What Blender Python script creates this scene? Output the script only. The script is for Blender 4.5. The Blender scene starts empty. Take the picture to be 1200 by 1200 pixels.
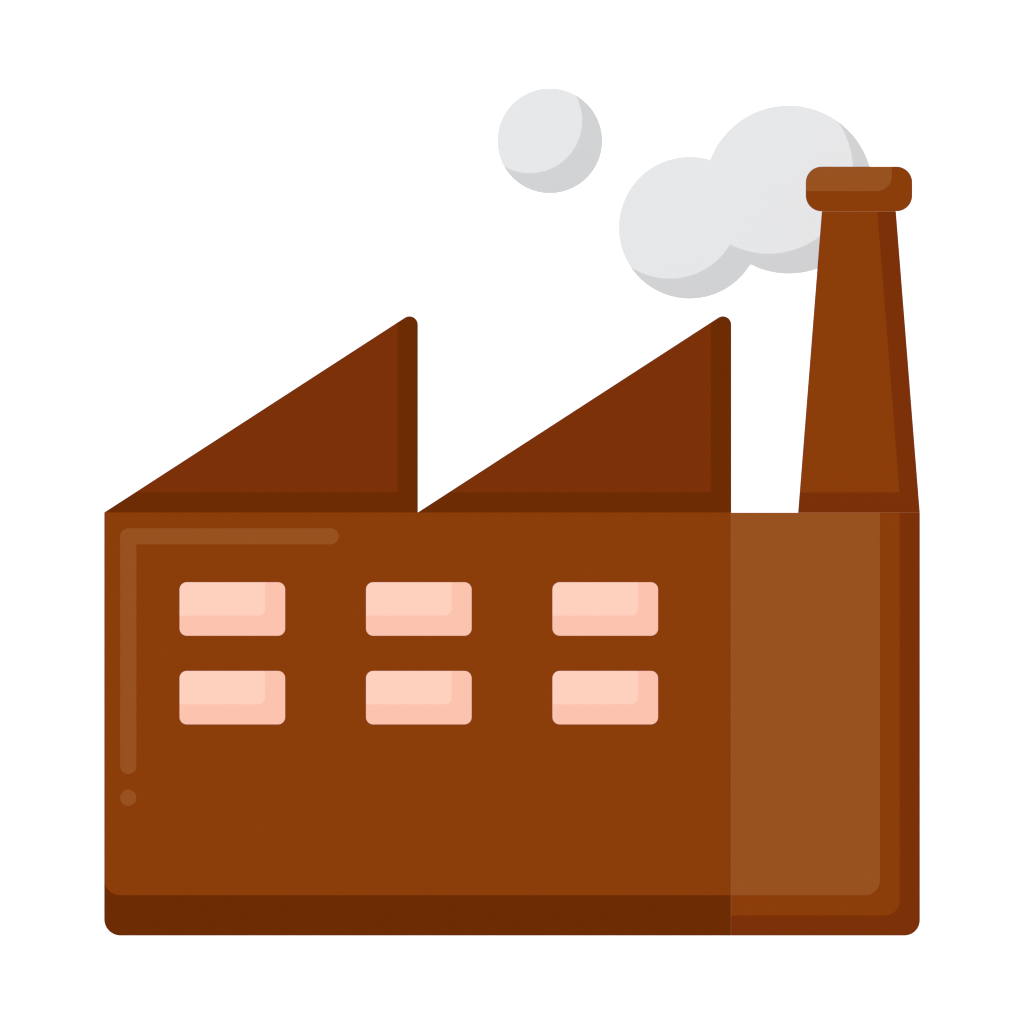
import bpy, bmesh, math
from math import pi, cos, sin, sqrt, atan2, asin, hypot

# ---------------------------------------------------------------- scene, light and camera
S = bpy.context.scene
C = S.collection
PX = 0.025                      # metres per unit of the drawing; the building is about 24 m wide
SUN, AIR = 1.20, 0.06             # direct and ambient light arriving on a wall that faces the viewer
TOTAL = SUN + AIR


def P(x, y):
    """plan coordinates (x right, y down, 1200 wide) -> metres (x right, z up, base of the factory at z = 0)"""
    return ((x - 600) * PX, (1096.3 - y) * PX)


def lin(h):
    out = []
    for i in (0, 2, 4):
        c = int(h[i:i + 2], 16) / 255
        out.append((c / 12.92 if c <= .04045 else ((c + .055) / 1.055) ** 2.4) / TOTAL)
    return out


def mat(name, h=None, rgb=None):
    m = bpy.data.materials.new(name)
    m.use_nodes = True
    b = m.node_tree.nodes['Principled BSDF']
    b.inputs['Base Color'].default_value = (*(rgb or lin(h)), 1)
    b.inputs['Roughness'].default_value = 1
    b.inputs['Specular IOR Level'].default_value = 0
    return m


BROWN = mat('brown_render', '8B3D0A')
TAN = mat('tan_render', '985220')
RUST = mat('rust_render', '7C3108')
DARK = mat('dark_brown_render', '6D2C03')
PINK = mat('pink_glass', 'FCC3AE')
PALE = mat('highlight_pink_glass', 'FED1BF')
SMOKE = mat('lit_grey_smoke', 'E6E8EA')
SHADE = mat('shaded_grey_smoke', 'D1D3D5')
JOINT = mat('pale_mortar', 'A56C42')
WHITE = mat('white_backdrop', rgb=(.93, .93, .93))

# ---------------------------------------------------------------- shape helpers


def arc(cx, cy, r, a0, a1, n=24):
    return [(cx + r * cos(a0 + (a1 - a0) * i / n), cy + r * sin(a0 + (a1 - a0) * i / n)) for i in range(n + 1)]


def rrect(x0, y0, x1, y1, tl=0, tr=0, br=0, bl=0):
    """rounded rectangle outline, drawing coordinates (y down)"""
    o = []
    for cx, cy, r, a in ((x0 + tl, y0 + tl, tl, pi), (x1 - tr, y0 + tr, tr, 1.5 * pi),
                         (x1 - br, y1 - br, br, 0), (x0 + bl, y1 - bl, bl, .5 * pi)):
        o += arc(cx, cy, r, a, a + pi / 2, 16) if r else [(cx, cy)]
    return o


def circle(cx, cy, r, n=160):
    return arc(cx, cy, r, 0, 2 * pi, n)[:-1]


def lens(a, b, n=160):
    """outline common to two circles (cx, cy, r)"""
    o = []
    for (c, d) in ((a, b), (b, a)):
        dx, dy = d[0] - c[0], d[1] - c[1]
        dd = hypot(dx, dy)
        half = math.acos((dd * dd + c[2] ** 2 - d[2] ** 2) / (2 * dd * c[2]))
        t = atan2(dy, dx)
        o += arc(c[0], c[1], c[2], t - half, t + half, n)[:-1]
    return o




def prism(outlines, front, back):
    """closed solids: each outline extruded from depth `front` to depth `back` (y in metres, viewer on the -y side)"""
    bm = bmesh.new()
    for pts in (outlines if isinstance(outlines[0], list) else [outlines]):
        q = [P(*p) for p in pts]
        f = [bm.verts.new((x, front, z)) for x, z in q]
        b = [bm.verts.new((x, back, z)) for x, z in q]
        bm.faces.new(f)
        bm.faces.new(b[::-1])
        for i in range(len(q)):
            bm.faces.new((f[i - 1], f[i], b[i], b[i - 1]))
    bmesh.ops.recalc_face_normals(bm, faces=bm.faces)
    return bm


def obj(name, bm, m, parent=None, origin=None):
    me = bpy.data.meshes.new(name)
    if origin:
        bmesh.ops.translate(bm, verts=bm.verts, vec=[-v for v in origin])
    bm.to_mesh(me)
    bm.free()
    me.materials.append(m)
    o = bpy.data.objects.new(name, me)
    C.objects.link(o)
    if origin:
        o.location = origin
    if parent:
        o.parent = parent
    return o


def thing(name, label, cat, loc):
    o = bpy.data.objects.new(name, None)
    C.objects.link(o)
    o.location = loc
    o['label'] = label
    o['category'] = cat
    return o


F = -5.0                        # depth of the facade; the white wall behind is y = 0
STEP = .012                     # how far each applied layer stands proud

# ---------------------------------------------------------------- backdrop
bm = bmesh.new()
v = [bm.verts.new(p) for p in ((-400, 0, -300), (400, 0, -300), (400, 0, 300), (-400, 0, 300))]
bm.faces.new(v)
bd = obj('backdrop', bm, WHITE)
bd['kind'] = 'structure'

# ---------------------------------------------------------------- factory
fac = thing('factory_building',
            'brown factory with sawtooth roof, six pink windows and tall chimney on its right end', 'factory', (0, 0, 0))
B = -.02                        # backs of the solids, just clear of the wall behind

L, R1, M1, RR = 122.2, 489.6, 856.6, 1077.9      # left edge, between the roof teeth, hall/annex joint, right edge
T, WB, PB = 600.5, 1049.1, 1096.3                # wall top, wall bottom, base bottom
J = .3                                          # width of the thin pale joints

obj('wall', prism(rrect(L, T, M1 - J / 2, WB, bl=18.5), F - STEP, B), BROWN, fac)
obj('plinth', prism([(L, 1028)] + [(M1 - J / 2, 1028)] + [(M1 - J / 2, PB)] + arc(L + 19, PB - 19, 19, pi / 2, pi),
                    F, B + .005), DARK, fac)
obj('wall_joint', prism(rrect(M1 - J / 2, T, M1 + J / 2, PB), F - STEP, B), JOINT, fac)

# light bar turning round the top left corner, and the dot under it
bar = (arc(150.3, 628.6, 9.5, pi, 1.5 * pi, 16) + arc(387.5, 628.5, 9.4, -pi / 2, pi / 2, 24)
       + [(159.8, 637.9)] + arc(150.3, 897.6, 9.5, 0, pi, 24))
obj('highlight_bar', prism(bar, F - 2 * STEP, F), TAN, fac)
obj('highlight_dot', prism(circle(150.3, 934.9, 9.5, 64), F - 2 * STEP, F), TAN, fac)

# roof: two teeth, each a prism, shade painted as a darker band down its upright side and foot
def tooth(x0, x1):
    cx, cy, r = x1 - 9.8, 380.5, 9.8
    dx, dy = cx - x0, cy - T
    d = hypot(dx, dy)
    a = atan2(dy, dx) - asin(r / d)                 # direction of the slope
    top = arc(cx, cy, r, a - pi / 2, 0, 24)
    g = obj('roof_tooth', prism([(x0, T)] + top + [(x1, T)], F, B), RUST, fac)
    xi, yi = x1 - 23.6, 577
    sx = x0 + (yi - T) / math.tan(a)                # slope meets the foot band
    yt = T + (xi - x0) * math.tan(a)                # slope meets the upright band
    obj('roof_shade_band', prism([(x0, T), (sx, yi), (xi, yi), (xi, yt)] + top + [(x1, T)], F - STEP, F + .05), DARK, g)


tooth(L, R1)
tooth(R1, M1 + .3)

# windows: a pink pane, its highlight painted as a paler sheet over the upper left
w0 = None
for row in range(2):
    for col in range(3):
        x, y = 210.4 + 218.5 * col, 682.3 + 103.9 * row
        ox, oz = P(x, y)
        if w0 is None:
            w0 = obj('window', prism(rrect(x, y, x + 123.8, y + 62.7, 8.5, 8.5, 8.5, 8.5), F - 2 * STEP, F), PINK, fac,
                     origin=(ox, F, oz))
            s0 = obj('pane_highlight', prism(rrect(x, y, x + 100.1, y + 39, tl=8.5, br=8), F - 2.7 * STEP, F - STEP), PALE,
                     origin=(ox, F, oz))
            s0.location = (0, 0, 0)
            s0.parent = w0
        else:
            w = w0.copy()
            C.objects.link(w)
            w.location = (ox, F, oz)
            s = s0.copy()
            C.objects.link(s)
            s.parent = w

# annex on the right: rust wall, brown layer, tan panel; light-to-shade steps put into the colour
X0 = M1 + J / 2
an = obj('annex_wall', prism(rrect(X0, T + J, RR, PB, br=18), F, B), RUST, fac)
obj('annex_mid_tone', prism(rrect(X0, T + J, 1054.4, 1072.9, br=17.8), F - STEP, F + .05), BROWN, an)
obj('annex_light_tone', prism(rrect(X0, T + J, 1031.1, WB, br=17.5), F - 2 * STEP, F), TAN, an)
obj('annex_joint', prism(rrect(935.3, T, RR, T + J), F, B), JOINT, an)

# chimney: tapering square stack with a rounded cap; right side and foot left darker as painted shade
CT, CB = 247.6, T
cf, cb = -4.2, -1.6


def stack_bm():
    bm = bmesh.new()
    lo, hi = [], []
    tz, bz = P(0, CT + .5)[1], P(0, CB)[1]
    for (xa, xb, z, g, dst) in ((935.3, 1077.9, bz, .0, lo), (963.1, 1049.9, tz, .0, hi)):
        for x, y in ((xa, cf), (xb, cf), (xb, cb + g), (xa, cb + g)):
            dst.append(bm.verts.new((P(x, 0)[0], y, z)))
    bm.faces.new(lo)
    bm.faces.new(hi[::-1])
    for i in range(4):
        bm.faces.new((lo[i - 1], lo[i], hi[i], hi[i - 1]))
    bmesh.ops.recalc_face_normals(bm, faces=bm.faces)
    return bm


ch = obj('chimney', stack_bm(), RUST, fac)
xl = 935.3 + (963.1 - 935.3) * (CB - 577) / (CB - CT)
obj('chimney_lit_face', prism([(963.1, CT + .5), (1028.2, CT + .5), (1054.2, 577), (xl, 577)], cf - STEP, cf + .05), BROWN, ch)
obj('chimney_joint', prism(rrect(963.5, CT, 1049.5, CT + .5), cf, cb), JOINT, ch)
obj('chimney_cap', prism(rrect(944.3, 195.3, 1069, CT, 18.5, 18.5, 18.5, 18.5), cf - .25, cb + .25), BROWN, ch)
obj('cap_highlight', prism(rrect(944.3, 195.3, 1045, 224, tl=18.5, br=17.5)[:-1] + [(944.3, 224)],
                           cf - .25 - STEP, cf - .2), TAN, ch)

# ---------------------------------------------------------------- smoke
OFF = 23.6  # shift of the painted lit patch; the darker crescent left over is painted shade


def puff(name, cx, cy, r, front, parent=None):
    ox, oz = P(cx, cy)
    b = obj(name, prism(circle(cx, cy, r), front, -.02), SHADE, origin=(ox, 0, oz))
    f = obj('lit_face', prism(lens((cx, cy, r), (cx - OFF, cy - OFF, r)), front - .02 * (1 + (r > 90) * .4), front + .04),
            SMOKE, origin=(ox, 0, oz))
    f.location = (0, 0, 0)
    f.parent = b
    if parent:
        b.location = (ox - parent.location.x, 0, oz - parent.location.z)
        b.parent = parent
    return b


px, pz = P(924.3, 222.2)
cl = thing('smoke_cloud', 'large grey smoke cloud of two merged round puffs behind the chimney top', 'smoke', (px, 0, pz))
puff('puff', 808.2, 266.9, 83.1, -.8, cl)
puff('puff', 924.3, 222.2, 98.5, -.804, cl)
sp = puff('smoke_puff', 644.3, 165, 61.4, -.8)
sp['label'] = 'small separate round grey smoke puff left of the merged cloud'
sp['category'] = 'smoke'

# ---------------------------------------------------------------- light
w = bpy.data.worlds.new('World')
S.world = w
w.use_nodes = True
w.node_tree.nodes['Background'].inputs[0].default_value = (1, 1, 1, 1)
w.node_tree.nodes['Background'].inputs[1].default_value = AIR
sl = bpy.data.lights.new('studio_light', 'SUN')
sl.energy = SUN * pi
sl.angle = 0
so = bpy.data.objects.new('studio_light', sl)
C.objects.link(so)
so.location = (0, -60, 14)
so.rotation_euler = (pi / 2, 0, 0)

# ---------------------------------------------------------------- camera
cd = bpy.data.cameras.new('camera')
cd.type = 'ORTHO'
cd.ortho_scale = 1200 * PX
cd.clip_end = 1000
co = bpy.data.objects.new('camera', cd)
C.objects.link(co)
co.location = (0, -60, P(0, 600)[1])
co.rotation_euler = (pi / 2, 0, 0)
S.camera = co

S.view_settings.view_transform = 'Standard'
S.view_settings.look = 'None'
S.view_settings.exposure = 0
S.view_settings.gamma = 1
S.cycles.filter_width = 1.2
S.cycles.max_bounces = 4
